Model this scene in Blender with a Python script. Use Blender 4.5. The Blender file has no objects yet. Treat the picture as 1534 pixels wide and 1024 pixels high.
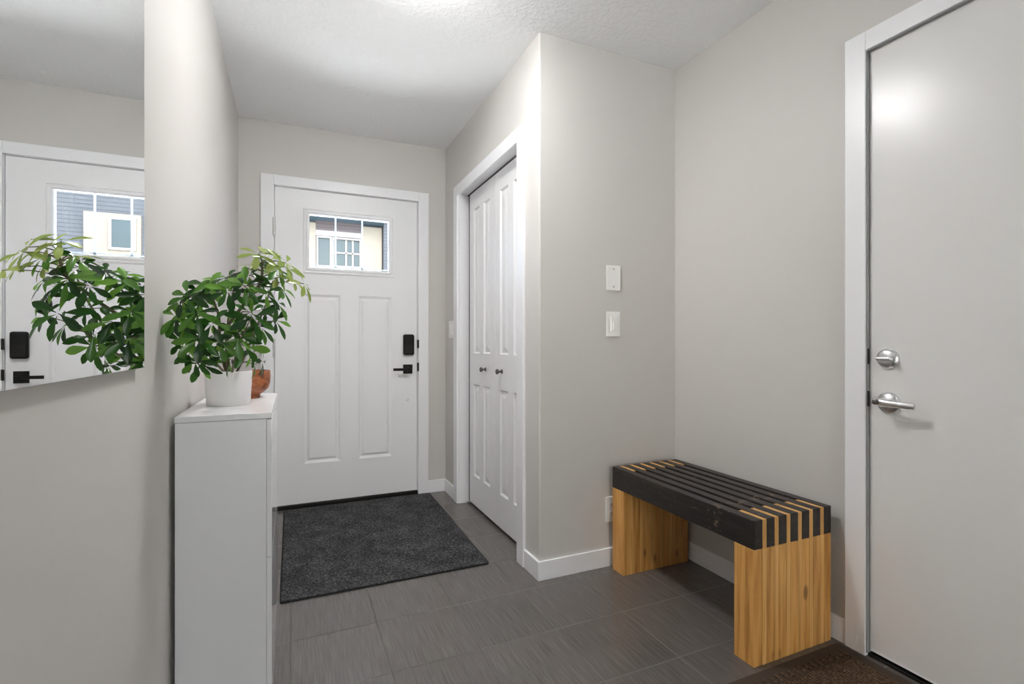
import bpy, bmesh, math, random
from mathutils import Vector, Matrix
R = math.radians
random.seed(11)
S = bpy.context.scene
COL = S.collection

# ------------------------------------------------------------------ materials
def new_mat(name):
    m = bpy.data.materials.new(name); m.use_nodes = True
    nt = m.node_tree
    return m, nt, nt.nodes, nt.links, nt.nodes['Principled BSDF']

def srgb(r, g, b):
    f = lambda c: (c/255/12.92 if c/255 <= .04045 else ((c/255+.055)/1.055)**2.4)
    return (f(r), f(g), f(b), 1)

def plain(name, col, rough=.5, metal=0, spec=.5, bump=0, bscale=60, bdist=.002, detail=3, coat=0):
    m, nt, N, L, p = new_mat(name)
    p.inputs['Base Color'].default_value = col
    p.inputs['Roughness'].default_value = rough
    p.inputs['Metallic'].default_value = metal
    p.inputs['Specular IOR Level'].default_value = spec
    if coat: p.inputs['Coat Weight'].default_value = coat
    if bump:
        tc = N.new('ShaderNodeTexCoord'); n = N.new('ShaderNodeTexNoise'); b = N.new('ShaderNodeBump')
        n.inputs['Scale'].default_value = bscale; n.inputs['Detail'].default_value = detail
        b.inputs['Strength'].default_value = bump; b.inputs['Distance'].default_value = bdist
        L.new(tc.outputs['Object'], n.inputs['Vector']); L.new(n.outputs['Fac'], b.inputs['Height'])
        L.new(b.outputs['Normal'], p.inputs['Normal'])
    return m

def ramp(N, stops, interp='LINEAR'):
    r = N.new('ShaderNodeValToRGB'); e = r.color_ramp.elements
    r.color_ramp.interpolation = interp
    while len(e) < len(stops): e.new(.5)
    for k, (pos, c) in enumerate(stops):
        e[k].position = pos; e[k].color = c
    return r

def math_node(N, L, op, a, b=None, c=None):
    n = N.new('ShaderNodeMath'); n.operation = op
    for i, v in enumerate((a, b, c)):
        if v is None: continue
        if isinstance(v, (int, float)): n.inputs[i].default_value = v
        else: L.new(v, n.inputs[i])
    return n.outputs[0]

def mix_col(N, L, fac, a, b, mode='MIX'):
    n = N.new('ShaderNodeMix'); n.data_type = 'RGBA'; n.blend_type = mode
    for i, v in ((0, fac), (6, a), (7, b)):
        if isinstance(v, (int, float)): n.inputs[i].default_value = v
        elif isinstance(v, tuple): n.inputs[i].default_value = v
        else: L.new(v, n.inputs[i])
    return n.outputs[2]

M = {}
M['wall'] = plain('wall_paint', srgb(211, 208, 204), .42, spec=.35, bump=.12, bscale=220, bdist=.001)
M['white_trim'] = plain('trim_paint', srgb(243, 243, 245), .32, bump=.03, bscale=90, bdist=.001)
M['white_door'] = plain('door_paint', srgb(242, 242, 243), .36, bump=.05, bscale=300, bdist=.0006)
M['slab_door'] = plain('slab_door_paint', srgb(230, 229, 227), .26, spec=.4, bump=.03, bscale=160, bdist=.0008)
M['cabinet'] = plain('cabinet_foil', srgb(236, 236, 237), .2, bump=.02, bscale=40, bdist=.0005)
M['cabinet_gloss'] = plain('cabinet_gloss_foil', srgb(236, 236, 237), .09)
M['reveal_shade'] = plain('grey_reveal_shade', srgb(150, 150, 150), .7)  # grey standing in for shade on the side door's jamb reveal
M['plastic'] = plain('white_plastic', srgb(247, 246, 244), .3)
M['plastic_dark'] = plain('slot_dark', srgb(60, 60, 62), .5)
M['black'] = plain('matte_black', srgb(9, 9, 10), .42, spec=.3)
M['chrome'] = plain('satin_nickel', srgb(226, 226, 228), .34, 1)
M['pewter'] = plain('dark_pewter', srgb(120, 118, 118), .28, 1)
M['steel'] = plain('hinge_steel', srgb(205, 204, 202), .4, 1)
M['bronze'] = plain('dark_bronze', srgb(40, 38, 36), .45, .6)
M['pot'] = plain('pot_ceramic', srgb(226, 224, 224), .45, bump=.04, bscale=120, bdist=.0006)
M['soil'] = plain('soil', srgb(60, 46, 36), .95, bump=.8, bscale=160, bdist=.004)
M['stem'] = plain('stem_bark', srgb(96, 92, 62), .7, bump=.4, bscale=180, bdist=.002)
M['mirror'] = plain('mirror_silver', (.93, .94, .94, 1), .0, 1)
M['mirror_edge'] = plain('mirror_edge', srgb(188, 194, 192), .2)
M['rubber'] = plain('rubber_edge', srgb(76, 66, 58), .9, spec=.1, bump=.3, bscale=300, bdist=.001)
M['felt_edge'] = plain('felt_edge', srgb(30, 29, 30), .95, bump=.4, bscale=500, bdist=.001)

def ceiling_mat():
    m, nt, N, L, p = new_mat('ceiling_knockdown')
    p.inputs['Base Color'].default_value = srgb(247, 247, 247)
    p.inputs['Roughness'].default_value = .8
    p.inputs['Specular IOR Level'].default_value = .2
    tc = N.new('ShaderNodeTexCoord'); n = N.new('ShaderNodeTexNoise'); b = N.new('ShaderNodeBump')
    n.inputs['Scale'].default_value = 46; n.inputs['Detail'].default_value = 4; n.inputs['Roughness'].default_value = .62
    r = ramp(N, [(.46, (0, 0, 0, 1)), (.6, (1, 1, 1, 1))])
    b.inputs['Strength'].default_value = .38; b.inputs['Distance'].default_value = .004
    L.new(tc.outputs['Object'], n.inputs['Vector']); L.new(n.outputs['Fac'], r.inputs['Fac'])
    L.new(r.outputs['Color'], b.inputs['Height']); L.new(b.outputs['Normal'], p.inputs['Normal'])
    return m
M['ceiling'] = ceiling_mat()

def tile_mat():
    m, nt, N, L, p = new_mat('floor_tile')
    p.inputs['Specular IOR Level'].default_value = .7
    tc = N.new('ShaderNodeTexCoord'); sep = N.new('ShaderNodeSeparateXYZ')
    L.new(tc.outputs['Object'], sep.inputs[0])
    def grid(out, off, per):
        t = math_node(N, L, 'ADD', out, -off)
        t = math_node(N, L, 'DIVIDE', t, per)
        fr = math_node(N, L, 'FRACT', t)
        d = math_node(N, L, 'MINIMUM', fr, math_node(N, L, 'SUBTRACT', 1.0, fr))
        return math_node(N, L, 'MULTIPLY', d, per), math_node(N, L, 'FLOOR', t)
    dx, ix = grid(sep.outputs[0], -.003, .2990)
    dy, iy = grid(sep.outputs[1], 1.6135, .3115)
    d = math_node(N, L, 'MINIMUM', dx, dy)
    mr = N.new('ShaderNodeMapRange'); mr.interpolation_type = 'SMOOTHSTEP'
    mr.inputs['From Min'].default_value = .0013; mr.inputs['From Max'].default_value = .0028
    L.new(d, mr.inputs['Value'])
    # fine brushed streaks running along the hall
    mp = N.new('ShaderNodeMapping'); mp.inputs['Scale'].default_value = (260, 7, 1)
    L.new(tc.outputs['Object'], mp.inputs['Vector'])
    cx = N.new('ShaderNodeCombineXYZ'); L.new(ix, cx.inputs[0]); L.new(iy, cx.inputs[1])
    va = N.new('ShaderNodeVectorMath'); va.operation = 'MULTIPLY_ADD'
    va.inputs[1].default_value = (13.7, 9.1, 5.3)
    L.new(cx.outputs[0], va.inputs[0]); L.new(mp.outputs[0], va.inputs[2])
    ns = N.new('ShaderNodeTexNoise'); ns.inputs['Scale'].default_value = 1; ns.inputs['Detail'].default_value = 4
    L.new(va.outputs[0], ns.inputs['Vector'])
    wn = N.new('ShaderNodeTexWhiteNoise'); wn.noise_dimensions = '2D'; L.new(cx.outputs[0], wn.inputs['Vector'])
    st = ramp(N, [(.3, srgb(92, 87, 84)), (.5, srgb(104, 99, 95)), (.7, srgb(118, 112, 108))])
    L.new(ns.outputs['Fac'], st.inputs['Fac'])
    tint = math_node(N, L, 'MULTIPLY_ADD', wn.outputs['Value'], .12, .94)
    cc = N.new('ShaderNodeCombineXYZ')
    for i in range(3): L.new(tint, cc.inputs[i])
    tile = mix_col(N, L, 1.0, st.outputs['Color'], cc.outputs[0], 'MULTIPLY')
    col = mix_col(N, L, mr.outputs[0], srgb(100, 94, 88), tile)
    L.new(col, p.inputs['Base Color'])
    rg = math_node(N, L, 'MULTIPLY_ADD', ns.outputs['Fac'], .16, .15)
    rr = N.new('ShaderNodeMix'); L.new(mr.outputs[0], rr.inputs[0]); rr.inputs[2].default_value = .85; L.new(rg, rr.inputs[3])
    L.new(rr.outputs[0], p.inputs['Roughness'])
    b = N.new('ShaderNodeBump'); b.inputs['Strength'].default_value = .35; b.inputs['Distance'].default_value = .0015
    h = math_node(N, L, 'MULTIPLY_ADD', ns.outputs['Fac'], .25, mr.outputs[0])
    L.new(h, b.inputs['Height']); L.new(b.outputs['Normal'], p.inputs['Normal'])
    return m
M['tile'] = tile_mat()

def felt_mat():
    m, nt, N, L, p = new_mat('charcoal_pile')
    tc = N.new('ShaderNodeTexCoord')
    a = N.new('ShaderNodeTexNoise'); a.inputs['Scale'].default_value = 95; a.inputs['Detail'].default_value = 6; a.inputs['Roughness'].default_value = .75
    c = N.new('ShaderNodeTexNoise'); c.inputs['Scale'].default_value = 9; c.inputs['Detail'].default_value = 3
    L.new(tc.outputs['Object'], a.inputs['Vector']); L.new(tc.outputs['Object'], c.inputs['Vector'])
    r = ramp(N, [(.34, srgb(38, 38, 39)), (.5, srgb(68, 68, 69)), (.66, srgb(122, 122, 123))])
    s = math_node(N, L, 'MULTIPLY_ADD', c.outputs['Fac'], .22, -.11)
    L.new(math_node(N, L, 'ADD', a.outputs['Fac'], s), r.inputs['Fac'])
    L.new(r.outputs['Color'], p.inputs['Base Color'])
    p.inputs['Roughness'].default_value = .95; p.inputs['Specular IOR Level'].default_value = .1
    b = N.new('ShaderNodeBump'); b.inputs['Strength'].default_value = .9; b.inputs['Distance'].default_value = .005
    L.new(a.outputs['Fac'], b.inputs['Height']); L.new(b.outputs['Normal'], p.inputs['Normal'])
    return m
M['felt'] = felt_mat()

def brown_pile():
    m, nt, N, L, p = new_mat('brown_ribbed_pile')
    tc = N.new('ShaderNodeTexCoord')
    a = N.new('ShaderNodeTexNoise'); a.inputs['Scale'].default_value = 160; a.inputs['Detail'].default_value = 5
    L.new(tc.outputs['Object'], a.inputs['Vector'])
    r = ramp(N, [(.3, srgb(56, 44, 36)), (.55, srgb(98, 78, 63)), (.75, srgb(132, 108, 88))])
    L.new(a.outputs['Fac'], r.inputs['Fac']); L.new(r.outputs['Color'], p.inputs['Base Color'])
    p.inputs['Roughness'].default_value = .95; p.inputs['Specular IOR Level'].default_value = .1
    b = N.new('ShaderNodeBump'); b.inputs['Strength'].default_value = .9; b.inputs['Distance'].default_value = .004
    L.new(a.outputs['Fac'], b.inputs['Height']); L.new(b.outputs['Normal'], p.inputs['Normal'])
    return m
M['brown_pile'] = brown_pile()

def wood_mat(name, dark, mid, light, axis=2, knots=True, rough=.5, island=.08, seed=0):
    m, nt, N, L, p = new_mat(name)
    tc = N.new('ShaderNodeTexCoord'); geo = N.new('ShaderNodeNewGeometry')
    off = N.new('ShaderNodeVectorMath'); off.operation = 'MULTIPLY_ADD'
    off.inputs[1].default_value = (7.1, 5.3, 3.7)
    cx = N.new('ShaderNodeCombineXYZ')
    for i in range(3): L.new(geo.outputs['Random Per Island'], cx.inputs[i])
    L.new(cx.outputs[0], off.inputs[0]); L.new(tc.outputs['Object'], off.inputs[2])
    sc = [58, 58, 58]; sc[axis] = 3.2
    mp = N.new('ShaderNodeMapping'); mp.inputs['Scale'].default_value = sc; mp.inputs['Location'].default_value = (seed, seed, seed)
    L.new(off.outputs[0], mp.inputs['Vector'])
    n = N.new('ShaderNodeTexNoise'); n.inputs['Scale'].default_value = 1; n.inputs['Detail'].default_value = 5; n.inputs['Distortion'].default_value = .7
    L.new(mp.outputs[0], n.inputs['Vector'])
    r = ramp(N, [(.3, dark), (.47, mid), (.66, light)])
    L.new(n.outputs['Fac'], r.inputs['Fac'])
    col = r.outputs['Color']
    t = math_node(N, L, 'MULTIPLY_ADD', geo.outputs['Random Per Island'], island*2, 1-island)
    cc = N.new('ShaderNodeCombineXYZ')
    for i in range(3): L.new(t, cc.inputs[i])
    col = mix_col(N, L, 1.0, col, cc.outputs[0], 'MULTIPLY')
    if knots:
        ks = [13, 13, 13]; ks[axis] = 6
        mk = N.new('ShaderNodeMapping'); mk.inputs['Scale'].default_value = ks
        L.new(off.outputs[0], mk.inputs['Vector'])
        v = N.new('ShaderNodeTexVoronoi'); v.inputs['Scale'].default_value = 1
        L.new(mk.outputs[0], v.inputs['Vector'])
        kr = ramp(N, [(.0, (1, 1, 1, 1)), (.11, (.85, .85, .85, 1)), (.19, (0, 0, 0, 1))])
        L.new(v.outputs['Distance'], kr.inputs['Fac'])
        kf = math_node(N, L, 'MULTIPLY', kr.outputs['Color'], .75)
        col = mix_col(N, L, kf, col, srgb(104, 62, 30))
    L.new(col, p.inputs['Base Color'])
    p.inputs['Roughness'].default_value = rough
    b = N.new('ShaderNodeBump'); b.inputs['Strength'].default_value = .15; b.inputs['Distance'].default_value = .001
    L.new(n.outputs['Fac'], b.inputs['Height']); L.new(b.outputs['Normal'], p.inputs['Normal'])
    return m
M['pine'] = wood_mat('honey_pine', srgb(182, 124, 58), srgb(212, 154, 80), srgb(228, 174, 100))
M['pine_strip'] = wood_mat('pale_pine', srgb(196, 142, 74), srgb(220, 168, 96), srgb(232, 184, 116), knots=False, seed=4)
M['bowl'] = wood_mat('acacia_bowl', srgb(112, 60, 34), srgb(160, 92, 54), srgb(188, 118, 74), axis=0, knots=False, rough=.35, island=.0, seed=2)

def black_slat():
    m, nt, N, L, p = new_mat('black_stained_slat')
    tc = N.new('ShaderNodeTexCoord'); geo = N.new('ShaderNodeNewGeometry')
    mp = N.new('ShaderNodeMapping'); mp.inputs['Scale'].default_value = (60, 4, 60)
    L.new(tc.outputs['Object'], mp.inputs['Vector'])
    n = N.new('ShaderNodeTexNoise'); n.inputs['Scale'].default_value = 1; n.inputs['Detail'].default_value = 4
    L.new(mp.outputs[0], n.inputs['Vector'])
    r = ramp(N, [(.3, srgb(22, 18, 17)), (.55, srgb(42, 36, 32)), (.8, srgb(64, 52, 44))])
    L.new(n.outputs['Fac'], r.inputs['Fac'])
    # chipped paint: small pale flecks, more of them in one scuffed stretch
    mp2 = N.new('ShaderNodeMapping'); mp2.inputs['Scale'].default_value = (70, 38, 70); mp2.inputs['Rotation'].default_value = (R(30), 0, 0)
    L.new(tc.outputs['Object'], mp2.inputs['Vector'])
    w = N.new('ShaderNodeTexNoise'); w.inputs['Scale'].default_value = 1; w.inputs['Detail'].default_value = 3; w.inputs['Roughness'].default_value = .7
    L.new(mp2.outputs[0], w.inputs['Vector'])
    sep = N.new('ShaderNodeSeparateXYZ'); L.new(tc.outputs['Object'], sep.inputs[0])
    dist = math_node(N, L, 'ABSOLUTE', math_node(N, L, 'ADD', sep.outputs[1], .23))
    near = N.new('ShaderNodeMapRange'); near.inputs['From Min'].default_value = .07; near.inputs['From Max'].default_value = .0
    near.inputs['To Min'].default_value = 0; near.inputs['To Max'].default_value = .125
    L.new(dist, near.inputs['Value'])
    f = math_node(N, L, 'ADD', w.outputs['Fac'], near.outputs[0])
    fr = ramp(N, [(.665, (0, 0, 0, 1)), (.70, (1, 1, 1, 1))]); L.new(f, fr.inputs['Fac'])
    col = mix_col(N, L, math_node(N, L, 'MULTIPLY', fr.outputs['Color'], .5), r.outputs['Color'], srgb(150, 130, 108))
    L.new(col, p.inputs['Base Color'])
    p.inputs['Roughness'].default_value = .42
    b = N.new('ShaderNodeBump'); b.inputs['Strength'].default_value = .25; b.inputs['Distance'].default_value = .001
    L.new(n.outputs['Fac'], b.inputs['Height']); L.new(b.outputs['Normal'], p.inputs['Normal'])
    return m
M['slat'] = black_slat()

def leaf_mat(name, a, b_, c):
    m, nt, N, L, p = new_mat(name)
    geo = N.new('ShaderNodeNewGeometry')
    r = ramp(N, [(0, a), (.6, b_), (1, c)]); L.new(geo.outputs['Random Per Island'], r.inputs['Fac'])
    L.new(r.outputs['Color'], p.inputs['Base Color'])
    p.inputs['Roughness'].default_value = .24
    tr = N.new('ShaderNodeBsdfTranslucent'); mx = N.new('ShaderNodeMixShader'); mx.inputs[0].default_value = .3
    hs = N.new('ShaderNodeHueSaturation'); hs.inputs['Value'].default_value = 1.6; hs.inputs['Hue'].default_value = .48
    L.new(r.outputs['Color'], hs.inputs['Color']); L.new(hs.outputs['Color'], tr.inputs['Color'])
    out = N['Material Output']
    L.new(p.outputs[0], mx.inputs[1]); L.new(tr.outputs[0], mx.inputs[2]); L.new(mx.outputs[0], out.inputs['Surface'])
    return m
M['leaf'] = leaf_mat('leaf_green', srgb(24, 56, 22), srgb(50, 104, 34), srgb(112, 166, 60))
M['leaf_young'] = leaf_mat('leaf_lime', srgb(118, 142, 62), srgb(146, 166, 84), srgb(166, 180, 104))

def glass_mat():
    m, nt, N, L, p = new_mat('clear_glass')
    t = N.new('ShaderNodeBsdfTransparent'); g = N.new('ShaderNodeBsdfGlossy'); mx = N.new('ShaderNodeMixShader'); f = N.new('ShaderNodeFresnel')
    t.inputs['Color'].default_value = (.93, .96, .97, 1)
    g.inputs['Roughness'].default_value = .02; f.inputs['IOR'].default_value = 1.45
    L.new(f.outputs[0], mx.inputs[0]); L.new(t.outputs[0], mx.inputs[1]); L.new(g.outputs[0], mx.inputs[2])
    L.new(mx.outputs[0], N['Material Output'].inputs['Surface'])
    return m
M['glass'] = glass_mat()

def grille_mat():
    m, nt, N, L, p = new_mat('grille_white')
    p.inputs['Base Color'].default_value = srgb(240, 242, 245)
    t = N.new('ShaderNodeBsdfTranslucent'); t.inputs['Color'].default_value = (.85, .9, .95, 1)
    mx = N.new('ShaderNodeMixShader'); mx.inputs[0].default_value = .6
    L.new(p.outputs[0], mx.inputs[1]); L.new(t.outputs[0], mx.inputs[2]); L.new(mx.outputs[0], N['Material Output'].inputs['Surface'])
    return m
M['grille'] = grille_mat()

def emit(name, col, s):
    m, nt, N, L, p = new_mat(name)
    e = N.new('ShaderNodeEmission'); e.inputs['Color'].default_value = col; e.inputs['Strength'].default_value = s
    L.new(e.outputs[0], N['Material Output'].inputs['Surface'])
    return m
M['lamp'] = emit('lamp_glass', (1, .985, .98, 1), 53)

# outdoors
def siding(name, a, b_):
    m, nt, N, L, p = new_mat(name)
    tc = N.new('ShaderNodeTexCoord'); sep = N.new('ShaderNodeSeparateXYZ'); L.new(tc.outputs['Object'], sep.inputs[0])
    fr = math_node(N, L, 'FRACT', math_node(N, L, 'DIVIDE', sep.outputs[2], .13))
    r = ramp(N, [(.0, a), (.16, a), (.26, b_), (1, b_)]); L.new(fr, r.inputs['Fac'])
    L.new(r.outputs['Color'], p.inputs['Base Color']); p.inputs['Roughness'].default_value = .7
    return m
M['siding'] = siding('blue_siding', srgb(44, 48, 54), srgb(72, 77, 84))
M['shingle'] = siding('brown_shingle', srgb(54, 48, 52), srgb(80, 72, 76))
M['cream'] = plain('cream_stucco', srgb(126, 120, 110), .8)
M['outer_white'] = plain('outdoor_white', srgb(134, 130, 130), .6)
M['pane'] = plain('far_pane', srgb(46, 60, 64), .15, bump=.2, bscale=3, bdist=.05)
M['gutter'] = plain('gutter_blue', srgb(64, 84, 98), .4)
M['concrete'] = plain('pale_concrete', srgb(208, 208, 208), .85, bump=.3, bscale=30, bdist=.004)
M['roof'] = plain('roof_grey', srgb(70, 70, 76), .9, bump=.6, bscale=20, bdist=.02)
M['lawn'] = plain('street_ground', srgb(62, 62, 62), .95, bump=.6, bscale=14, bdist=.05)

# ------------------------------------------------------------------ mesh builder
ORG = {}
class MB:
    def __init__(s): s.bm = bmesh.new()
    def quad(s, pts):
        vs = [s.bm.verts.new(p) for p in pts]
        try: s.bm.faces.new(vs)
        except ValueError: pass
        return s
    def box(s, x0, x1, y0, y1, z0, z1):
        c = [(x0,y0,z0),(x1,y0,z0),(x1,y1,z0),(x0,y1,z0),(x0,y0,z1),(x1,y0,z1),(x1,y1,z1),(x0,y1,z1)]
        v = [s.bm.verts.new(p) for p in c]
        for f in ((3,2,1,0),(4,5,6,7),(0,1,5,4),(1,2,6,5),(2,3,7,6),(3,0,4,7)): s.bm.faces.new([v[i] for i in f])
        return s
    def prism(s, pts, z0, z1):
        a = [s.bm.verts.new((x, y, z0)) for x, y in pts]; b = [s.bm.verts.new((x, y, z1)) for x, y in pts]
        n = len(pts)
        s.bm.faces.new(a[::-1]); s.bm.faces.new(b)
        for i in range(n): s.bm.faces.new((a[i], a[(i+1) % n], b[(i+1) % n], b[i]))
        return s
    def lathe(s, c, prof, axis='Z', n=40, cap0=True, cap1=True):
        c = Vector(c); rings = []
        for r, h in prof:
            ring = []
            for k in range(n):
                a = 2*math.pi*k/n; x, y = r*math.cos(a), r*math.sin(a)
                p = {'Z': (x, y, h), 'X': (h, x, y), 'Y': (x, h, y)}[axis]
                ring.append(s.bm.verts.new(c + Vector(p)))
            rings.append(ring)
        for a, b in zip(rings, rings[1:]):
            for k in range(n): s.bm.faces.new((a[k], a[(k+1) % n], b[(k+1) % n], b[k]))
        if cap0: s.bm.faces.new(rings[0][::-1])
        if cap1: s.bm.faces.new(rings[-1])
        return s
    def tube(s, pts, rad, n=8):
        pts = [Vector(p) for p in pts]; rings = []
        for i, p in enumerate(pts):
            d = (pts[min(i+1, len(pts)-1)] - pts[max(i-1, 0)]).normalized()
            a = d.orthogonal().normalized() if i == 0 else (a - d*a.dot(d)).normalized()
            b = d.cross(a); r = rad[i] if isinstance(rad, (list, tuple)) else rad
            rings.append([s.bm.verts.new(p + (a*math.cos(2*math.pi*k/n) + b*math.sin(2*math.pi*k/n))*r) for k in range(n)])
        for a_, b_ in zip(rings, rings[1:]):
            for k in range(n): s.bm.faces.new((a_[k], a_[(k+1) % n], b_[(k+1) % n], b_[k]))
        s.bm.faces.new(rings[0][::-1]); s.bm.faces.new(rings[-1])
        return s
    def build(s, name, mat, parent=None, bevel=0, seg=2, smooth=False, recalc=True):
        if recalc: bmesh.ops.recalc_face_normals(s.bm, faces=s.bm.faces)
        o0 = ORG.get(parent.name, Vector((0,0,0))) if parent else Vector((0,0,0))
        if parent: bmesh.ops.translate(s.bm, verts=s.bm.verts, vec=-o0)
        me = bpy.data.meshes.new(name); s.bm.to_mesh(me); s.bm.free()
        me.materials.append(M[mat])
        if smooth:
            for p in me.polygons: p.use_smooth = True
        o = bpy.data.objects.new(name, me); COL.objects.link(o)
        if parent: o.parent = parent
        ORG[o.name] = o0
        if bevel:
            b = o.modifiers.new('bevel', 'BEVEL'); b.width = bevel; b.segments = seg; b.limit_method = 'ANGLE'; b.angle_limit = R(40)
        if smooth == 'auto' or bevel:
            for p in me.polygons: p.use_smooth = True
            me.set_sharp_from_angle(angle=R(50)) if not bevel else None
            if bevel:
                w = o.modifiers.new('wn', 'WEIGHTED_NORMAL'); w.keep_sharp = True
        return o

def tag(o, label=None, cat=None, group=None, kind=None):
    for k, v in (('label', label), ('category', cat), ('group', group), ('kind', kind)):
        if v: o[k] = v
    return o
def thing(name, loc, label=None, cat=None, group=None, kind=None):
    o = bpy.data.objects.new(name, None); COL.objects.link(o)
    o.location = loc; o.empty_display_size = .05
    ORG[o.name] = Vector(loc)
    return tag(o, label, cat, group, kind)
def struct(o): o['kind'] = 'structure'; return o

def panel_sheet(mb, mp, u0, u1, v0, v1, wf, wb, rects, prof):
    """a slab front with moulded panels; prof = rings (inset, depth) from the panel's outline inwards"""
    us = sorted({u0, u1} | {r[0] for r in rects} | {r[1] for r in rects})
    vs = sorted({v0, v1} | {r[2] for r in rects} | {r[3] for r in rects})
    for a, b in zip(us, us[1:]):
        for c, d in zip(vs, vs[1:]):
            um, vm = (a+b)/2, (c+d)/2
            if any(r[0] < um < r[1] and r[2] < vm < r[3] for r in rects): continue
            mb.quad([mp(a, c, wf), mp(b, c, wf), mp(b, d, wf), mp(a, d, wf)])
    for (a, b, c, d) in rects:
        ring = lambda i, w: [mp(a+i, c+i, w), mp(b-i, c+i, w), mp(b-i, d-i, w), mp(a+i, d-i, w)]
        prev = ring(0, wf)
        for i, dp in prof:
            cur = ring(i, wf+dp)
            for k in range(4): mb.quad([prev[k], prev[(k+1) % 4], cur[(k+1) % 4], cur[k]])
            prev = cur
        if prof[-1][0] >= 0 and prof[-1][1] is not None: mb.quad(prev)
    # sides and back
    A = [(u0, v0), (u1, v0), (u1, v1), (u0, v1)]
    for k in range(4):
        (a, c), (b, d) = A[k], A[(k+1) % 4]
        mb.quad([mp(a, c, wf), mp(b, d, wf), mp(b, d, wb), mp(a, c, wb)])
    return mb

# ------------------------------------------------------------------ room numbers (metres)
XL, XC, XR, YF, YA, H = -.297, 1.0107, 1.785, 3.457, 1.978, 2.44
YB = -3.2

# floor, ceiling, walls
struct(MB().box(-.45, 2.2, YB-.1, 3.62, -.1, 0).build('floor', 'tile'))
struct(MB().box(-.45, 2.2, YB-.1, 3.62, H, H+.12).build('ceiling', 'ceiling'))
struct(MB().box(XL-.12, XL, YB, YF, 0, H).build('wall_left', 'wall'))
DX0, DX1, DZ = -.101, .811, 2.045
struct(MB().box(XL-.12, DX0, YF, YF+.13, 0, H).box(DX1, 2.05, YF, YF+.13, 0, H).box(DX0, DX1, YF, YF+.13, DZ, H).build('wall_front', 'wall'))
CY0, CY1, CZ = 2.190, 3.140, 2.045
rc_ = .008
arc = [(XC+rc_-rc_*math.cos(a*math.pi/12), YA+rc_-rc_*math.sin(a*math.pi/12)) for a in range(7)]
struct(MB().prism([(XC, CY0)] + arc + [(XR, YA), (XR, YA+.11), (XC+.11, YA+.11), (XC+.11, CY0)], 0, H)
       .box(XC, XC+.11, CY1, YF, 0, H).box(XC, XC+.11, CY0, CY1, CZ, H).build('wall_closet', 'wall', smooth='auto'))
RY0, RY1 = .135, 1.055
struct(MB().box(XR, XR+.12, RY1, YF, 0, H).box(XR, XR+.12, YB, RY0, 0, H).box(XR, XR+.12, RY0, RY1, DZ, H).build('wall_right', 'wall'))
struct(MB().box(XR+.16, XR+.2, RY0-.3, RY1+.3, 0, H).build('wall_leak_block', 'wall'))  # unseen wall added to stop light leaking round the side door
WX0, WX1, WZ0, WZ1 = -.05, .95, .04, 2.0
struct(MB().box(XL-.12, WX0, YB-.1, YB, 0, H).box(WX1, XR+.12, YB-.1, YB, 0, H).box(WX0, WX1, YB-.1, YB, 0, WZ0).box(WX0, WX1, YB-.1, YB, WZ1, H).build('wall_back', 'wall'))
w1 = struct(thing('fill_window', ((WX0+WX1)/2, YB, WZ0)))  # window added behind the camera, out of view, to let in soft daylight
f_ = MB()
for x in (WX0, (WX0+WX1)/2-.03, WX1-.06): f_.box(x, x+.06, YB-.08, YB-.02, WZ0, WZ1)
for z in (WZ0, WZ1-.06): f_.box(WX0, WX1, YB-.079, YB-.021, z, z+.06)
f_.build('window_frame', 'white_trim', w1)
MB().box(WX0, WX1, YB-.052, YB-.048, WZ0, WZ1).build('window_glass', 'glass', w1)

# baseboards
bh, bt = .085, .012
struct(MB().box(XL, XL+.010, YB, YF, 0, bh).build('baseboard_left', 'white_trim', bevel=.002))
struct(MB().box(.884, XC, YF-bt, YF, 0, bh).build('baseboard_front', 'white_trim', bevel=.002))
b = MB().box(XC-bt, XC, 3.213, YF-bt, 0, bh)
b.prism([(XC-bt, YA-bt), (XC, YA), (XC, 2.117), (XC-bt, 2.117)], 0, bh)
struct(b.build('baseboard_closet', 'white_trim', bevel=.002))
struct(MB().prism([(XC-bt, YA-bt), (XR, YA-bt), (XR, YA), (XC, YA)], 0, bh).build('baseboard_alcove', 'white_trim', bevel=.002))
struct(MB().box(XR-bt, XR, 1.121, YA-bt, 0, bh).box(XR-bt, XR, YB, RY0-.07, 0, bh).build('baseboard_right', 'white_trim', bevel=.002))

# casings and jambs
ct = .017
c = MB()
c.box(-.175, DX0, YF-ct, YF, 0, 2.109).box(DX1, .884, YF-ct, YF, 0, 2.109).box(DX0, DX1, YF-ct, YF, DZ-.001, 2.109)
struct(c.build('trim_1', 'white_trim', bevel=.003))
c = MB()
c.box(DX0, DX0+.003, YF, YF+.13, 0, DZ).box(DX1-.003, DX1, YF, YF+.13, 0, DZ).box(DX0, DX1, YF, YF+.13, DZ-.003, DZ)
c.box(DX0, DX0+.02, YF+.0492, YF+.09, 0, DZ).box(DX1-.02, DX1, YF+.0492, YF+.09, 0, DZ).box(DX0, DX1, YF+.0492, YF+.09, DZ-.02, DZ)
struct(c.build('trim_2', 'white_trim'))
struct(MB().box(DX0, DX1, YF-.002, YF+.13, 0, .024).build('trim_3', 'bronze', bevel=.003))
c = MB()   # closet casing
c.box(XC-ct, XC, 2.117, CY0, 0, 2.094).box(XC-ct, XC, CY1, 3.213, 0, 2.094).box(XC-ct, XC, CY0, CY1, 2.024, 2.094)
struct(c.build('trim_4', 'white_trim', bevel=.003))
c = MB()   # closet jamb, head track
c.box(XC, XC+.11, CY0, CY0+.012, 0, CZ).box(XC, XC+.11, CY1-.004, CY1, 0, CZ).box(XC, XC+.11, CY0, CY1, CZ-.01, CZ)
struct(c.build('trim_5', 'white_trim'))
c = MB()   # side door casing
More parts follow.
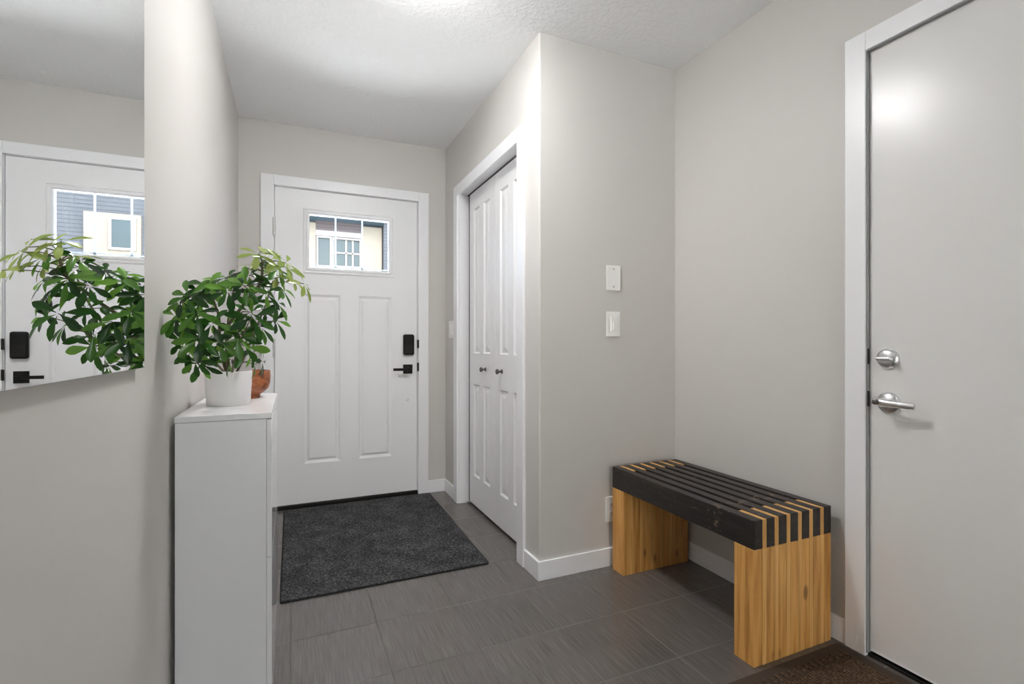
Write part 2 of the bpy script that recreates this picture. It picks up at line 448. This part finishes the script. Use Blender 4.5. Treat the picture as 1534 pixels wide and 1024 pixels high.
c.box(XR-ct, XR, RY1-.004, 1.119, 0, 2.106).box(XR-ct, XR, RY0-.066, RY0, 0, 2.106).box(XR-ct, XR, RY0, RY1-.004, DZ-.004, 2.106)
struct(c.build('trim_6', 'white_trim', bevel=.0025))
c = MB()
c.box(XR, XR+.12, RY1-.004, RY1, 0, DZ).box(XR, XR+.12, RY0, RY0+.004, 0, DZ).box(XR, XR+.12, RY0, RY1, DZ-.004, DZ)
c.box(XR+.06, XR+.1, RY1-.02, RY1-.004, 0, DZ).box(XR+.06, XR+.1, RY0+.004, RY1-.02, DZ-.02, DZ-.004)
struct(c.build('trim_7', 'white_trim'))
struct(MB().box(XR-.004, XR+.12, RY0+.004, RY1-.004, 0, .010).build('trim_8', 'bronze', bevel=.002))

# ------------------------------------------------------------------ front door
FYD = YF + .004
d1 = thing('door_1', (.355, FYD, 0), 'white front entry door with small grid window and two tall panels', 'door', kind='structure')
mpF = lambda u, v, w: (u, FYD + w, v)
PROF = [(.003, .001), (.015, .013), (.019, .0135), (.022, .0135), (.031, .004), (.036, .0015)]
mb = MB()
wx0, wx1, wz0, wz1 = .104, .612, 1.536, 1.890
u0, u1, v0, v1 = DX0+.006, DX1-.006, .028, DZ-.006
us = sorted([u0, u1, .072, .297, .408, .632, wx0, wx1]); vs = [v0, .279, 1.372, wz0, wz1, v1]
holes = [(.072, .297, .279, 1.372), (.408, .632, .279, 1.372), (wx0, wx1, wz0, wz1)]
for a, b_ in zip(us, us[1:]):
    for c_, d_ in zip(vs, vs[1:]):
        um, vm = (a+b_)/2, (c_+d_)/2
        if any(h[0] < um < h[1] and h[2] < vm < h[3] for h in holes): continue
        mb.quad([mpF(a, c_, 0), mpF(b_, c_, 0), mpF(b_, d_, 0), mpF(a, d_, 0)])
        mb.quad([mpF(a, c_, .045), mpF(b_, c_, .045), mpF(b_, d_, .045), mpF(a, d_, .045)])
for h in holes[:2]:
    ring = lambda i, w: [mpF(h[0]+i, h[2]+i, w), mpF(h[1]-i, h[2]+i, w), mpF(h[1]-i, h[3]-i, w), mpF(h[0]+i, h[3]-i, w)]
    prev = ring(0, 0)
    for i, dp in PROF:
        cur = ring(i, dp)
        for k in range(4): mb.quad([prev[k], prev[(k+1) % 4], cur[(k+1) % 4], cur[k]])
        prev = cur
    mb.quad(prev)
    mb.quad(ring(0, .045))
h = holes[2]
E4 = [(h[0], h[2]), (h[1], h[2]), (h[1], h[3]), (h[0], h[3])]
O4 = [(u0, v0), (u1, v0), (u1, v1), (u0, v1)]
for Q in (E4, O4):
    for k in range(4):
        (a, c_), (b_, d_) = Q[k], Q[(k+1) % 4]
        mb.quad([mpF(a, c_, 0), mpF(b_, d_, 0), mpF(b_, d_, .045), mpF(a, c_, .045)])
slab = mb.build('door_slab', 'white_door', d1)
# window surround
fr = MB()
def frame_ring(mb, x0, x1, z0, z1, prof):
    prev = None
    for i, w in prof:
        cur = [(x0+i, FYD+w, z0+i), (x1-i, FYD+w, z0+i), (x1-i, FYD+w, z1-i), (x0+i, FYD+w, z1-i)]
        if prev:
            for k in range(4): mb.quad([prev[k], prev[(k+1) % 4], cur[(k+1) % 4], cur[k]])
        prev = cur
frame_ring(fr, .068, .648, 1.504, 1.924, [(0, .001), (.002, -.007), (.010, -.009), (.013, -.004), (.018, -.004), (.022, -.012), (.030, -.012), (.038, -.002), (.038, .024)])
fr.build('window_frame', 'white_door', d1)
MB().box(.100, .616, FYD+.020, FYD+.024, 1.53, 1.895).build('window_glass', 'glass', d1)
gr = MB()
for x in (.267, .436): gr.box(x-.0055, x+.0055, FYD+.012, FYD+.019, 1.537, 1.889)
gr.box(.105, .611, FYD+.012, FYD+.019, 1.550, 1.557)
gr.build('window_grille', 'grille', d1)
# keypad deadbolt
lk = MB().box(.706, .782, FYD-.030, FYD, .972, 1.116).build('deadbolt', 'black', d1, bevel=.013, seg=4)
MB().box(.716, .772, FYD-.0312, FYD-.030, .985, 1.045).build('keypad', 'bronze', lk)
hd = thing('', (0, 0, 0)) if False else None
ro = MB().box(.708, .772, FYD-.010, FYD, .843, .907).build('lever_rosette', 'black', d1, bevel=.002)
lv = MB().lathe((.740, FYD-.010, .875), [(.014, 0), (.014, -.040)], 'Y', 20)
lv.build('lever_neck', 'black', ro, smooth='auto')
MB().box(.632, .752, FYD-.056, FYD-.046, .866, .884).build('lever_handle', 'black', ro, bevel=.002)
MB().lathe((.737, FYD, .664), [(.010, 0), (.010, -.002), (.004, -.003)], 'Y', 20).build('hole_plug', 'steel', d1, smooth='auto')
for z in (1.727, .970, .235):
    hg = MB()
    for k in range(3): hg.lathe((DX0+.0015, YF-.016, z+.038*k), [(.0072, 0), (.0072, .0365)], 'Z', 14)
    hg.build('hinge', 'steel', d1, smooth='auto')
for z in (1.02, .86):
    MB().box(DX1-.010, DX1+.004, YF-.019, YF-.016, z, z+.058).build('strike_plate', 'bronze', d1, bevel=.001)

# ------------------------------------------------------------------ closet bifold
XD = 1.070
d2 = thing('door_2', (XD, 2.665, 0), 'white bifold closet doors with raised panels and small round knobs', 'door', kind='structure')
mpC = lambda u, v, w: (XD + w, u, v)
PC = [(.003, .001), (.009, .011), (.013, .011), (.040, .003), (.044, .001)]
leafs = [(2.206, 2.656), (2.659, 3.096)]
for (a, b_) in leafs:
    rects = []
    w_ = b_-a; st = .072; mu = .066
    pw = (w_-2*st-mu)/2
    for k in range(2):
        ua = a+st+k*(pw+mu)
        rects += [(ua, ua+pw, .205, .795), (ua, ua+pw, .990, 1.915)]
    mb = MB(); panel_sheet(mb, mpC, a, b_, .021, 2.023, 0, .034, rects, PC)
    lf = mb.build('door_leaf', 'white_door', d2)
    ky = 2.551 if a < 2.5 else 2.806
    MB().lathe((XD, ky, .897), [(.013, 0), (.013, -.003), (.006, -.006), (.006, -.018), (.012, -.022), (.0155, -.029), (.013, -.035), (.006, -.038)], 'X', 24).build('knob', 'pewter', lf, smooth='auto')
MB().box(XD+.001, XD+.034, 2.206, 3.1355, 2.026, 2.0345).build('track', 'bronze', d2)
MB().box(XD+.008, XD+.03, 3.100, 3.1355, .012, 2.026).build('gap_shade_strip', 'bronze', d2)  # dark strip in place of the shade in the gap beside the leaf
MB().box(XD-.012, XD+.02, 3.108, 3.135, .002, .010).build('floor_bracket', 'steel', d2)

# ------------------------------------------------------------------ side door
XS = XR + .002
d3 = thing('door_3', (XS, .597, 0), 'plain flat white side door with satin nickel deadbolt and lever', 'door', kind='structure')
MB().box(XS, XS+.042, RY0+.007, 1.0475, .020, DZ-.007).build('door_slab', 'slab_door', d3, bevel=.0015)
MB().box(XS-.002, XS+.006, RY0+.01, 1.046, .020, .026).build('door_sweep', 'white_trim', d3)
ds = MB().lathe((XS, .990, 1.004), [(.034, 0), (.034, -.003), (.031, -.010), (.024, -.016), (.012, -.018)], 'X', 40).build('deadbolt', 'chrome', d3, smooth='auto')
MB().box(XS-.034, XS-.016, .968, 1.012, .9985, 1.0095).build('thumbturn', 'chrome', ds, bevel=.004, seg=3)
rs = MB().lathe((XS, .988, .860), [(.035, 0), (.035, -.003), (.032, -.009), (.020, -.014), (.013, -.016), (.0115, -.045)], 'X', 40).build('lever_rosette', 'chrome', d3, smooth='auto')
lv = MB()
secs = [(1.000, .0125, .0115), (.985, .0135, .0125), (.965, .012, .0115), (.935, .0085, .0105), (.905, .0065, .0100), (.893, .0045, .0090)]
rings = []
for i, (y, dx, dz) in enumerate(secs):
    xo = XS-.052 + (0 if y > .95 else (.95-y)*.12)
    rings.append([lv.bm.verts.new((xo+dx*math.cos(t*math.pi/8), y, .866+(y-.99)*.07+dz*math.sin(t*math.pi/8))) for t in range(16)])
for a, b_ in zip(rings, rings[1:]):
    for k in range(16): lv.bm.faces.new((a[k], a[(k+1) % 16], b_[(k+1) % 16], b_[k]))
lv.bm.faces.new(rings[0]); lv.bm.faces.new(rings[-1][::-1])
lv.build('lever_handle', 'chrome', rs, smooth='auto')
MB().lathe((XS-.052, .990, .866), [(.0085, -.010), (.0085, -.022), (.006, -.024)], 'X', 20).build('lock_button', 'pewter', rs, smooth='auto')
MB().box(XR-.0135, XR+.001, RY1-.0068, RY1-.0042, .012, DZ-.006).box(XR-.0135, XR+.001, RY0+.006, RY1-.0068, DZ-.0085, DZ-.0042).build('reveal_shade_strip', 'reveal_shade', d3)  # added grey strips that darken the jamb reveal as shade would
for z in (.985, .842):
    MB().box(XR-.0105, XR+.001, RY1-.0080, RY1-.006, z, z+.052).build('strike_plate', 'bronze', d3, bevel=.001)

# ------------------------------------------------------------------ wall plates
def plate_alcove(name, x0, x1, z0, z1, label, cat):
    t = thing(name, ((x0+x1)/2, YA, (z0+z1)/2), label, cat)
    MB().box(x0, x1, YA-.006, YA, z0, z1).build('plate', 'plastic', t, bevel=.0025)
    return t, (x0+x1)/2, (z0+z1)/2
t, cx, cz = plate_alcove('blank_wall_plate', 1.366, 1.444, 1.306, 1.425, 'blank white wall plate with two screws above the light switch on the alcove wall', 'wall plate')
for dz in (-.042, .042):
    MB().lathe((cx, YA-.006, cz+dz), [(.0042, 0), (.0042, -.0012), (.002, -.0018)], 'Y', 16).build('screw', 'steel', t, smooth='auto')
t, cx, cz = plate_alcove('light_switch', 1.365, 1.442, 1.086, 1.205, 'white rocker dimmer switch under the blank plate on the alcove wall', 'switch')
MB().box(cx-.0165, cx+.0165, YA-.0100, YA-.005, cz-.034, cz+.034).build('rocker', 'plastic', t, bevel=.0015)
MB().box(cx-.006, cx+.018, YA-.016, YA-.007, cz-.026, cz+.010).build('slider', 'plastic', t, bevel=.002)
t, cx, cz = plate_alcove('wall_outlet', 1.360, 1.437, .206, .326, 'white power outlet low on the wall, half hidden behind the slatted bench', 'outlet')
for dz in (-.021, .021):
    rc = MB().lathe((cx, YA-.006, cz+dz), [(.0165, 0), (.0165, -.002)], 'Y', 28).build('receptacle', 'plastic', t, smooth='auto')
    s_ = MB()
    for dx in (-.0065, .0065): s_.box(cx+dx-.0012, cx+dx+.0012, YA-.0088, YA-.0078, cz+dz-.002, cz+dz+.007)
    s_.lathe((cx, YA-.0078, cz+dz-.009), [(.0028, 0), (.0028, -.001)], 'Y', 12)
    s_.build('slot', 'plastic_dark', rc)
t = thing('light_switch', (XC, 3.298, 1.148), 'white light switch on the narrow wall between front door and closet', 'switch')
MB().box(XC-.006, XC, 3.240, 3.357, 1.088, 1.208).build('plate', 'plastic', t, bevel=.0025)
for y in (3.276, 3.321): MB().box(XC-.010, XC-.005, y-.0165, y+.0165, 1.114, 1.182).build('rocker', 'plastic', t, bevel=.0015)

# ------------------------------------------------------------------ mirror
t = thing('wall_mirror', (XL, .8, 1.004), 'large frameless mirror on the left wall reflecting the entry door', 'mirror')
MB().box(XL+.0005, XL+.0105, .30, 1.268, 1.006, 1.985).build('backing', 'mirror_edge', t)
MB().box(XL+.0105, XL+.0145, .298, 1.270, 1.004, 1.987).build('mirror_glass', 'mirror', t)

# ------------------------------------------------------------------ cabinet
cx0, cx1, cy0, cy1, cz = -.286, -.051, 1.586, 2.205, .856
t = thing('shoe_cabinet', ((cx0+cx1)/2, (cy0+cy1)/2, 0), 'slim tall white shoe cabinet against the left wall under the potted plant', 'cabinet')
MB().box(cx0-.001, cx1-.0003, cy0-.002, cy1+.002, cz-.016, cz).build('top', 'cabinet', t, bevel=.0012)
MB().box(cx0, cx1-.014, cy0, cy0+.016, 0, cz-.017).build('side_panel', 'cabinet', t, bevel=.001)
MB().box(cx0, cx1-.014, cy1-.016, cy1, 0, cz-.017).build('side_panel', 'cabinet', t, bevel=.001)
MB().box(cx0+.001, cx0+.005, cy0+.016, cy1-.016, .01, cz-.017).build('back_panel', 'cabinet', t)
MB().box(cx0+.006, cx1-.016, cy0+.016, cy1-.016, .03, .046).build('bottom_panel', 'cabinet', t)
MB().box(cx1-.016, cx1-.001, cy0+.001, cy1-.001, .0, .046).build('plinth', 'cabinet', t)
for z0, z1 in ((.048, .441), (.444, .837)):
    MB().box(cx1-.0135, cx1, cy0, cy1, z0, z1).build('flap_door', 'cabinet_gloss', t, bevel=.0012)

# ------------------------------------------------------------------ bowl
bx, by = -.142, 2.055
pf = [(.036, .0), (.038, .004), (.037, .012), (.050, .020), (.064, .034), (.0705, .056), (.0715, .078), (.0700, .098), (.0675, .099), (.0668, .095), (.0675, .075), (.062, .042), (.045, .026), (.02, .021)]
t = MB().lathe((bx, by, cz), pf, 'Z', 56).build('wooden_bowl', 'bowl', None, smooth='auto')
tag(t, 'small round reddish wooden bowl behind the plant pot on the white cabinet', 'bowl')
t.data.transform(Matrix.Translation((-bx, -by, -cz))); t.location = (bx, by, cz)

# ------------------------------------------------------------------ potted plant
px, py_ = -.186, 1.850
pl = thing('potted_plant', (px, py_, cz), 'bushy umbrella plant in a plain white pot on the cabinet', 'plant')
MB().lathe((px, py_, cz), [(.060, 0), (.0625, .002), (.0655, .050), (.0685, .1085), (.0675, .110), (.064, .1095), (.0625, .095), (.06, .02)], 'Z', 64, cap1=True).build('pot', 'pot', pl, smooth='auto')
MB().lathe((px, py_, cz), [(.0628, .088), (.04, .093), (.015, .096)], 'Z', 40).build('soil', 'soil', pl, smooth=True)
stems = [
 [(-.186, 1.850, .945), (-.196, 1.83, .985), (-.200, 1.76, 1.040), (-.187, 1.62, 1.134), (-.195, 1.55, 1.18)],
 [(-.180, 1.845, .945), (-.185, 1.78, 1.020), (-.170, 1.66, 1.105), (-.118, 1.55, 1.164), (-.073, 1.50, 1.220), (-.070, 1.48, 1.275)],
 [(-.186, 1.840, .945), (-.205, 1.74, .990), (-.225, 1.62, 1.040), (-.240, 1.52, 1.090)],
 [(-.172, 1.855, .945), (-.140, 1.78, 1.000), (-.105, 1.70, 1.080), (-.070, 1.66, 1.170), (-.05, 1.64, 1.24)],
 [(-.190, 1.850, .945), (-.180, 1.74, 1.09), (-.160, 1.65, 1.18), (-.135, 1.56, 1.24)],
 [(-.178, 1.84, .945), (-.160, 1.72, .99), (-.135, 1.58, 1.045), (-.11, 1.48, 1.09)],
]
sm = MB()
for k, s_ in enumerate(stems):
    n = len(s_); r0 = .0062 if k < 2 else .0042
    sm.tube(s_, [r0*(1-.55*i/(n-1)) for i in range(n)], 8)
WH = [(-0.08,1.47,1.291,1),(-0.053,1.48,1.279,1),(-0.015,1.48,1.271,1),(0.01,1.5,1.232,1),(-0.03,1.52,1.243,1),(-0.075,1.55,1.275,1),(-0.035,1.52,1.167,0),(-0.042,1.5,1.115,0),(-0.026,1.55,1.211,0),(-0.061,1.5,1.194,0),(-0.103,1.5,1.252,0),(-0.16,1.5,1.222,0),(-0.197,1.5,1.207,0),(-0.215,1.5,1.189,0),(-0.235,1.48,1.175,0),(-0.256,1.47,1.156,0),(-0.262,1.467,1.122,0),(-0.252,1.48,1.098,0),(-0.249,1.5,1.061,0),(-0.246,1.52,1.031,0),(-0.226,1.55,0.997,0),(-0.213,1.6,1.029,0),(-0.106,1.62,1.028,0),(-0.087,1.75,0.995,0),(-0.114,1.55,1.051,0),(-0.095,1.42,1.116,0),(-0.082,1.5,1.093,0),(-0.187,1.44,1.1,0),(-0.169,1.5,1.056,0),(-0.207,1.46,1.071,0),(-0.218,1.45,1.129,0),(-0.147,1.42,1.183,0),(-0.108,1.42,1.199,0),(-0.133,1.5,1.072,0),(-0.176,1.519,1.222,0),(-0.103,1.55,1.141,0),(-0.223,1.632,1.134,0),(-0.034,1.517,1.259,0),(-0.099,1.511,1.241,0),(-0.22,1.558,1.199,0),(-0.157,1.692,1.101,0),(0.028,1.49,1.215,1),(-0.02,1.46,1.255,1),(-0.165,1.7,1.004,0),(-0.1,1.72,0.995,0),(-0.225,1.5,1.012,0)]
fine = []
for s_ in stems:
    for a, b_ in zip(s_, s_[1:]):
        for k in range(8): fine.append(Vector(a).lerp(Vector(b_), k/8))
old, young = MB(), MB()
CEN = Vector((-.15, 1.62, 1.10))
def leaflet(mb, o, d, up, ln, wd):
    d = d.normalized(); side = d.cross(up).normalized(); up = side.cross(d).normalized()
    prof = [(0, .08), (.14, .20), (.34, .62), (.58, 1.0), (.78, .86), (.92, .44), (1, .03)]
    droop = random.uniform(.15, .5); fold = random.uniform(.1, .3)
    rows = []
    for t_, w_ in prof:
        c_ = o + d*(ln*t_*(1-.12*droop*t_)) - up*(ln*droop*.55*t_*t_)
        w = wd*.5*w_
        rows.append([mb.bm.verts.new(p) for p in (c_ - side*w + up*(w*fold), c_ - side*w*.5 + up*(w*fold*.35), c_, c_ + side*w*.5 + up*(w*fold*.35), c_ + side*w + up*(w*fold))])
    for a, b_ in zip(rows, rows[1:]):
        for k in range(4): mb.bm.faces.new((a[k], a[k+1], b_[k+1], b_[k]))
for (x, y, z, lt) in WH:
    c_ = Vector((x, y, z)) + Vector((random.uniform(-.006, .006),)*3)
    q = min(fine, key=lambda p: (p-c_).length + (.05 if p.z > c_.z else 0))
    out = (c_-q); out = out.normalized() if out.length > .005 else Vector((0, 0, 1))
    ax = (out*.4 + (c_-CEN).normalized()*.7 + Vector((.1, -.35, .38))).normalized()
    mid = q.lerp(c_, .55) + Vector((0, 0, .006))
    sm.tube([q, mid, c_], [.0016, .0013, .0012], 5)
    mb = young if lt else old
    n = random.choice((6, 7, 7, 8)) if not lt else random.choice((5, 6)); ph = random.uniform(0, 6.28)
    a0 = ax.orthogonal().normalized(); b0 = ax.cross(a0)
    base = random.uniform(.046, .062) if not lt else random.uniform(.042, .054)
    for k in range(n):
        an = ph + 2*math.pi*k/n*(.95) + random.uniform(-.12, .12)
        el = random.uniform(-.25, .3)
        d = (a0*math.cos(an) + b0*math.sin(an)) + ax*el + Vector((0, 0, -.18))
        ln = base*random.uniform(.85, 1.12); wd = ln*random.uniform(.29, .36)
        tip = c_ + d.normalized()*ln
        if tip.x < XL+.012:                       # the wall bends the leaf back
            d.x = max(d.x, (XL+.012-c_.x)/ln); ln *= .9
        if tip.z < cz+.02: d.z = max(d.z, -.2)
        sm_o = c_ + d.normalized()*.006
        leaflet(mb, sm_o, d, ax, ln, wd)
sm.build('stem', 'stem', pl, smooth=True)
fo = old.build('foliage', 'leaf', pl, smooth=True, recalc=False)
yo = young.build('young_foliage', 'leaf_young', pl, smooth=True, recalc=False)
yo['label'] = 'pale lime young leaves'

# ------------------------------------------------------------------ mats
t = thing('entry_mat', (.41, 2.83, 0), 'large charcoal grey felt mat in front of the entry door', 'mat')
def rounded(pts, r, n=5):
    out = []
    m_ = len(pts)
    for i in range(m_):
        p0, p, p1 = Vector(pts[i-1]), Vector(pts[i]), Vector(pts[(i+1) % m_])
        a = p + (p0-p).normalized()*r; b_ = p + (p1-p).normalized()*r
        for k in range(n+1):
            s_ = k/n; out.append(tuple((a*(1-s_)**2 + p*2*s_*(1-s_) + b_*s_*s_)))
    return out
outline = [(-.044, 2.218), (.867, 2.217), (.884, 3.430), (-.044, 3.430)]
MB().prism(rounded(outline, .018), 0, .006).build('backing', 'felt_edge', t, bevel=.0015)
inner = [(-.038, 2.224), (.861, 2.223), (.878, 3.424), (-.038, 3.424)]
MB().prism(rounded(inner, .014), .0055, .0085).build('pile', 'felt', t, bevel=.001)

t = thing('ribbed_mat', (1.45, .8, 0), 'dark brown ribbed door mat in front of the side door', 'mat')
MB().prism(rounded([(1.18, .45), (1.755, .45), (1.755, 1.135), (1.18, 1.135)], .012), 0, .005).build('border', 'rubber', t, bevel=.0015)
rb = MB(); x = 1.225
while x < 1.712:
    rb.box(x, x+.0075, .495, 1.062, .004, .0105); x += .0132
y = 1.074
x = 1.225
while x < 1.712:
    rb.box(x+.0066, x+.0141, 1.070, 1.098, .004, .0105); x += .0264
rb.build('pile', 'brown_pile', t)

# ------------------------------------------------------------------ bench
bx0, by0, by1, zt, zb = 1.373, 1.157, 1.938, .478, .382
bw, sw = .0385, .0186
t = thing('slatted_bench', (1.565, 1.55, 0), 'small pine bench with black slatted top beside the side door', 'bench')
lg = .083
legs = []
for (ya, yb) in ((by0, by0+lg), (by1-lg, by1)):
    mb = MB()
    for k in range(7):
        xa = bx0 + k*(bw+sw)
        mb.box(xa+.0002, xa+bw-.0002, ya+random.uniform(0, .0015), yb-random.uniform(0, .0015), 0, zb-.0005)
    L_ = mb.build('leg', 'pine', t, bevel=.0018)
    for k in range(6):
        xa = bx0 + k*(bw+sw) + bw
        MB().box(xa, xa+sw, ya+.0005, yb+(.012 if ya == by0 else 0), 0, zb-.001).box(xa, xa+sw, ya+.0005 - (.016 if ya != by0 else 0), yb+(.016 if ya == by0 else 0), zb-.001, zt-.001).build('spacer_strip', 'pine_strip', L_, bevel=.0012)
for k in range(7):
    xa = bx0 + k*(bw+sw)
    MB().box(xa, xa+bw, by0, by1, zb, zt).build('slat', 'slat', t, bevel=.0028, seg=2)

# ------------------------------------------------------------------ ceiling fittings
t = tag(MB().lathe((.586, 3.307, H), [(.020, 0), (.019, -.004), (.008, -.006)], 'Z', 24).build('ceiling_sprinkler_cover', 'plastic', None, smooth='auto'),
        'tiny white round cap on the ceiling before the entry door', 'sprinkler cover')
def flush_lamp(x, y, mat, label):
    t = thing('ceiling_lamp', (x, y, H), label, 'lamp')
    MB().lathe((x, y, H), [(.150, 0), (.150, -.020), (.144, -.024)], 'Z', 48).build('lamp_base', 'chrome', t, smooth='auto')
    MB().lathe((x, y, H), [(.142, -.022), (.140, -.032), (.125, -.045), (.095, -.056), (.05, -.063), (.012, -.065)], 'Z', 48).build('glass_dome', mat, t, smooth='auto')
flush_lamp(.44, 1.71, 'lamp', 'round flush ceiling lamp over the hall near the closet corner')

# ------------------------------------------------------------------ outdoors
struct(MB().box(-40, 60, -60, 80, -.35, -.25).build('ground', 'lawn'))
struct(MB().box(-4, 6, -9, YB-.1, -.26, -.2).build('bounce_slab_rear', 'concrete'))  # unseen pale slab, added to bounce sun up through the rear window
struct(MB().box(-.4, 1.9, -4.9, YB-.1, 2.5, 2.62).build('sky_block_roof', 'outer_white'))  # unseen roof added to hold sky light off the rear window
Y0 = 20.0
struct(MB().box(-5, 6, 3.62, 9.5, -.26, -.2).build('bounce_slab_front', 'concrete'))  # unseen pale slab, put here to throw sunlight onto the hall ceiling
t = thing('street_house', (3, Y0, -.25), 'house with cream and blue siding across the street, seen through the door window', 'house')
MB().box(-6, .2, Y0, Y0+8, -.25, 5.9).box(.2, 3.33, Y0+.45, Y0+8, -.25, 5.9).box(3.33, 12, Y0, Y0+8, -.25, 7.2).build('wall', 'siding', t)
MB().box(.2, .84, Y0+.25, Y0+.46, 2.6, 5.62).build('cream_column', 'cream', t)
MB().box(.84, 2.55, Y0+.30, Y0+.46, 5.36, 5.72).build('shingle_band', 'shingle', t)
MB().box(.84, 2.55, Y0+.28, Y0+.46, 5.16, 5.36).build('window_header', 'outer_white', t)
MB().box(.84, 2.55, Y0+.28, Y0+.46, 3.2, 3.98).build('window_apron', 'outer_white', t)
def far_window(x0, x1, z0, z1, muls, rails):
    w = MB().box(x0, x1, Y0+.40, Y0+.46, z0, z1).build('window', 'pane', t)
    f = MB()
    f.box(x0-.07, x0, Y0+.3, Y0+.46, z0-.07, z1+.07).box(x1, x1+.07, Y0+.3, Y0+.46, z0-.07, z1+.07)
    f.box(x0, x1, Y0+.3, Y0+.46, z1, z1+.07).box(x0, x1, Y0+.3, Y0+.46, z0-.07, z0)
    for mx in muls: f.box(mx-.03, mx+.03, Y0+.34, Y0+.42, z0, z1)
    for mz in rails: f.box(x0, x1, Y0+.34, Y0+.42, mz-.03, mz+.03)
    f.build('window_frame', 'outer_white', w)
far_window(.93, 1.35, 4.03, 5.08, [], [])
far_window(1.50, 2.45, 4.05, 5.07, [1.95, 2.2], [4.55])
MB().box(2.56, 3.30, Y0+.26, Y0+.46, 2.4, 5.64).build('cream_panel', 'cream', t)
MB().box(3.95, 5.45, Y0-.12, Y0, 2.6, 5.24).build('cream_panel', 'cream', t)
w = MB().box(4.15, 4.72, Y0-.16, Y0-.11, 4.14, 5.04).build('window', 'pane', t)
MB().box(4.07, 4.15, Y0-.18, Y0-.11, 4.06, 5.12).box(4.72, 4.80, Y0-.18, Y0-.11, 4.06, 5.12).box(4.15, 4.72, Y0-.18, Y0-.11, 5.04, 5.12).box(4.15, 4.72, Y0-.18, Y0-.11, 4.06, 4.14).build('window_frame', 'outer_white', w)
MB().box(.0, 3.33, Y0-.3, Y0+.5, 5.72, 5.80).box(-.2, 3.33, Y0-.42, Y0-.28, 5.78, 5.90).build('eave', 'gutter', t)
r_ = MB()
r_.quad([(-6.4, Y0-.4, 5.9), (3.33, Y0-.4, 5.9), (3.33, Y0+4, 7.0), (-6.4, Y0+4, 7.0)])
r_.box(3.1, 12.3, Y0-.5, Y0+8.4, 7.2, 7.4)
r_.build('roof', 'roof', t)

# ------------------------------------------------------------------ sky
W = bpy.data.worlds.new('World'); S.world = W; W.use_nodes = True
N, L = W.node_tree.nodes, W.node_tree.links
sk = N.new('ShaderNodeTexSky'); sk.sky_type = 'NISHITA'; sk.sun_disc = False
sk.sun_elevation = R(42); sk.sun_rotation = R(200); sk.dust_density = 2.5
L.new(sk.outputs[0], N['Background'].inputs['Color']); N['Background'].inputs['Strength'].default_value = .62

sl = bpy.data.lights.new('sun', 'SUN'); sl.energy = 92; sl.angle = R(.6); sl.color = (1, .985, .965)
so = bpy.data.objects.new('sun', sl); COL.objects.link(so)
so.rotation_euler = Vector((-.62, -.10, -.78)).to_track_quat('-Z', 'Y').to_euler()

def portal(loc, rot, sx, sy):
    l = bpy.data.lights.new('sky_portal', 'AREA'); l.shape = 'RECTANGLE'; l.size = sx; l.size_y = sy; l.cycles.is_portal = True
    o = bpy.data.objects.new('sky_portal', l); COL.objects.link(o); o.location = loc; o.rotation_euler = rot
portal((.358, YF+.06, 1.713), (R(-90), 0, 0), .52, .37)
portal(((WX0+WX1)/2, YB-.06, (WZ0+WZ1)/2), (R(90), 0, 0), WX1-WX0, WZ1-WZ0)

# ------------------------------------------------------------------ camera
cam = bpy.data.cameras.new('camera'); co = bpy.data.objects.new('camera', cam); COL.objects.link(co)
cam.sensor_fit = 'HORIZONTAL'; cam.sensor_width = 36; cam.lens = 745.5/1534*36
cam.shift_y = 1.7/1534; cam.clip_start = .02
co.location = (0, 0, 1.055); co.rotation_euler = (R(90), 0, R(-23.91))
S.camera = co
vs = S.view_settings
vs.view_transform = 'Standard'; vs.look = 'None'; vs.gamma = 1; vs.use_curve_mapping = False; vs.exposure = .8
S.cycles.max_bounces = 12; S.cycles.diffuse_bounces = 6; S.cycles.transparent_max_bounces = 12
S.cycles.use_denoising = True
S.cycles.sample_clamp_indirect = 60
